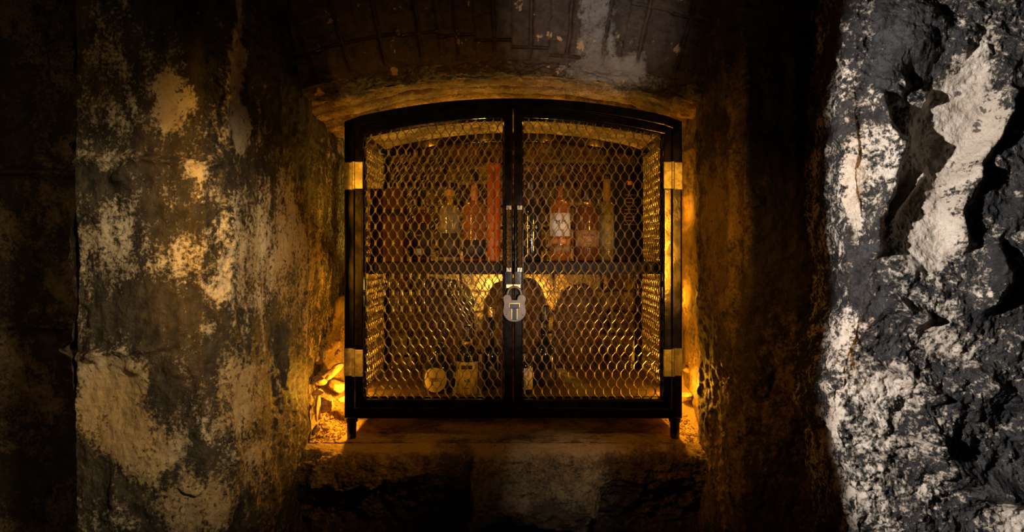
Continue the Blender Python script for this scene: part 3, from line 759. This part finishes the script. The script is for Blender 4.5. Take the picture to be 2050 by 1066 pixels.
# cage floor
FB = .1003
s = (.10-CY)/F
o = empty('stoneware_jug', ((878-1025)*s, .11, FB), 'squat dark jug with round cream label, leftmost item on the cage floor', 'jug')
v, f = lathe([(.030, 0), (.040, .003), (.047, .02), (.048, .045), (.044, .07), (.032, .092), (.015, .103), (.013, .118), (.017, .120), (.017, .126)], 44)
link_mesh('jug_body', v, f, G_dark, o, True)
v, f = lathe([(.012, .124), (.013, .134), (.011, .137)], 20); link_mesh('stopper', v, f, M_black, o, True)
m = MB(); V = []; Fc = []; rl = .034; n = 30; cz = .042
V.append((.0492*math.sin(-.12), -.0492*math.cos(-.12), cz))
for q in range(1, 7):
    for k in range(n):
        a = 2*math.pi*k/n; u = rl*q/6*math.cos(a)/.0492-.12
        V.append((.0492*math.sin(u), -.0492*math.cos(u), cz+rl*q/6*math.sin(a)))
Fc = [(0, 1+k, 1+(k+1) % n) for k in range(n)]
Fc += [(1+q*n+k, 1+q*n+(k+1) % n, 1+(q+1)*n+(k+1) % n, 1+(q+1)*n+k) for q in range(5) for k in range(n)]
m.add(V, Fc)
lb = m.build('round_label', L_cream, o, label='round cream label')
text_obj('REDD', .0135, (-.003, 0, cz), INK, o, .0490)
bottle('cream_label_bottle', 936, .10, FB, 652, 44, 716, 13, G_dark, M_black, 680, 'dark bottle with tall cream and white label, second on the cage floor', GF,
       labels=((722, 788, L_cream, 1.25), (728, 736, L_dark, .5)), texts=(('4 8', .012, 758, INK), ('===', .009, 773, INK)), foil=(682, 692, M_gold))
bottle('gold_capped_bottle', 984, .15, FB, 617, 38, 716, 12, G_dark, M_gold, 634, 'slender dark bottle with gold cap, left of the door gap on the cage floor', GF,
       labels=((738, 768, L_dark, .9),), texts=(('*', .03, 738, INKW),))  # white star is a painted glint on the glass
bottle('small_bottle', 1048, .09, FB, 705, 38, 731, 15, G_dark, M_black, 718, 'small dark bottle with white label half hidden behind the door stile', GF,
       labels=((734, 777, L_white, 1.2),), texts=(('W', .014, 752, INK),))
bottle('champagne_bottle', 1090, .20, FB, 612, 50, 712, 15, G_dark, M_black, 640, 'tall near-black wine bottle without bright label, rightmost on the cage floor', GF,
       labels=((735, 770, L_dark, .9),), texts=(('o', .018, 752, L_brown),), foil=(641, 668, M_black))

# ------------------------------------------------------------------ rubble
random.seed(5)
def stone_mesh(seed, sx, sy, sz, sub=3, rough=.22, facet=True):
    bm = bmesh.new(); bmesh.ops.create_icosphere(bm, subdivisions=sub, radius=1)
    co = np.array([v.co[:] for v in bm.verts]); r = random.Random(seed)
    for _ in range(9):                  # chop with planes for broken facets
        nrm = Vector((r.gauss(0, 1), r.gauss(0, 1), r.gauss(0, 1))).normalized(); dd = r.uniform(.5, .85)
        k = co@np.array(nrm[:]); over = np.maximum(k-dd, 0); co = co-over[:, None]*np.array(nrm[:])[None]
    q = fbm(co[:, 0]+seed, co[:, 1], co[:, 2], 1.6, 4, off=seed*.37)
    co = co*(1+rough*.4*q)[:, None]*np.array([sx, sy, sz])
    for v, c in zip(bm.verts, co): v.co = Vector(c)
    me = bpy.data.meshes.new('stone'); bm.to_mesh(me); bm.free()
    at = me.attributes.new('tan', 'FLOAT', 'POINT'); at.data.foreach_set('value', [.45]*len(me.vertices))
    for p in me.polygons: p.use_smooth = sub > 3
    return me
def place(name, me, mat, loc_, rot, label, cat, group=None):
    if not me.materials: me.materials.append(mat)
    o = bpy.data.objects.new(name, me); COL.objects.link(o); o.location = loc_; o.rotation_euler = rot
    return tag(o, label, cat, group)
# (px, py, depth, size px (w, h), tilt deg, label)
SL = [(650, 750, .15, 34, 17, -10, 'pale wedge of stone lying highest in the left rubble'),
      (668, 745, .12, 44, 18, -38, 'long tilted slab leaning against the cage post in the left rubble'),
      (640, 762, .09, 36, 17, 6, 'flat broken stone across the middle of the left rubble'),
      (638, 786, .06, 26, 12, -18, 'bright flat stone chip at the left rubble edge'),
      (652, 812, .05, 34, 34, 30, 'large rounded stone at the foot of the left rubble'),
      (676, 775, .13, 40, 34, 0, 'dark boulder behind the lower left hinge'),
      (686, 800, .09, 20, 12, 0, 'small block beside the cage post, left of the lower hinge'),
      (637, 818, .02, 9, 50, 3, 'thin upright dark shard standing in front of the left rubble'),
      (632, 862, .0, 16, 22, 10, 'dark stone at the front left corner of the ledge'),
      (650, 856, .02, 20, 16, 0, 'dark stone behind the front left corner of the ledge'),
      (655, 700, .22, 22, 16, 20, 'rounded brown stone in the upper part of the left rubble'),
      (672, 690, .24, 24, 18, -20, 'brown stone just left of the post in the upper left rubble'),
      (635, 722, .14, 22, 16, 40, 'tilted stone against the jamb in the left rubble'),
      (1377, 792, .12, 30, 12, 4, 'flat stone in the gap right of the cage'),
      (1376, 742, .17, 18, 12, 20, 'small stone high in the gap right of the cage'),
      (1384, 728, .16, 12, 10, 0, 'tiny stone against the right jamb')]
for i, (px, py, Y, w, h_, tilt, lab) in enumerate(SL):
    s = (Y-CY)/F; p = P(px, py, Y)
    me = stone_mesh(i+3, w*s/2*1.12, max(w, h_)*s/2*.7, h_*s/2*1.15)
    place('rubble_stone', me, M_rubble, p, (random.uniform(-.3, .3), math.radians(tilt), random.uniform(-.3, .3)), lab, 'stone', 'rubble stones beside the cage')
# gravel, uncountable
m = MB(); r = random.Random(3)
def hz(x, y):
    hl = float(sst(-.462, -.53, np.array(x))*sst(.02, .42, np.array(y))*.36); hr = float(sst(.462, .50, np.array(x))*sst(.04, .40, np.array(y))*.24)
    return hl+hr
for i in range(1500):
    sd = r.choice((-1, -1, 1)); x = sd*r.uniform(.452, .535 if sd < 0 else .50); y = r.uniform(-.03, .34)
    if sd < 0: x = -abs(x)
    q = r.uniform(.0012, .0045)*(1 if r.random() < .85 else 1.8); c = Vector((x, y, hz(x, y)+q*.5))
    V = [c+Vector((r.uniform(.6, 1)*a*q, r.uniform(.6, 1)*b*q, r.uniform(.5, .9)*d*q)) for a, b, d in ((1, 0, 0), (-1, 0, 0), (0, 1, 0), (0, -1, 0), (0, 0, 1), (0, 0, -1))]
    m.add(V, [(0, 2, 4), (2, 1, 4), (1, 3, 4), (3, 0, 4), (2, 0, 5), (1, 2, 5), (3, 1, 5), (0, 3, 5)])
g = m.build('gravel', M_rubble); tag(g, 'loose orange-lit gravel scattered on the ledge at both sides of the cage', 'gravel'); g['kind'] = 'stuff'
# boulders behind the cage
for i, (px, top, w, Y, lab) in enumerate(((888, 552, 130, .56, 'large rounded boulder behind the left half of the cage'),
                                          (1026, 554, 134, .56, 'large rounded boulder behind the middle of the cage'),
                                          (1152, 566, 106, .56, 'large boulder behind the right door of the cage'))):
    s = (Y-CY)/F; zt = ZC+(510-top)*s
    me = stone_mesh(40+i, 1, 1, 1, 4, .3)
    for v in me.vertices:
        v.co = Vector([math.copysign(abs(c)**q, c)*k for c, q, k in zip(v.co, (.55, 1, .6), (w*s/2, .09, zt/2))])
    o = place('boulder', me, M_boulder, ((px-1025)*s, Y, 0), (0, 0, 0), lab, 'boulder', 'boulders behind the cage')
    co = np.array([v.co.z for v in me.vertices]); sc_ = zt/(co.max()-co.min())
    xs = max(abs(v.co.x) for v in me.vertices)/(w*s/2)
    for v in me.vertices: v.co.z = (v.co.z-co.min())*sc_; v.co.x /= xs
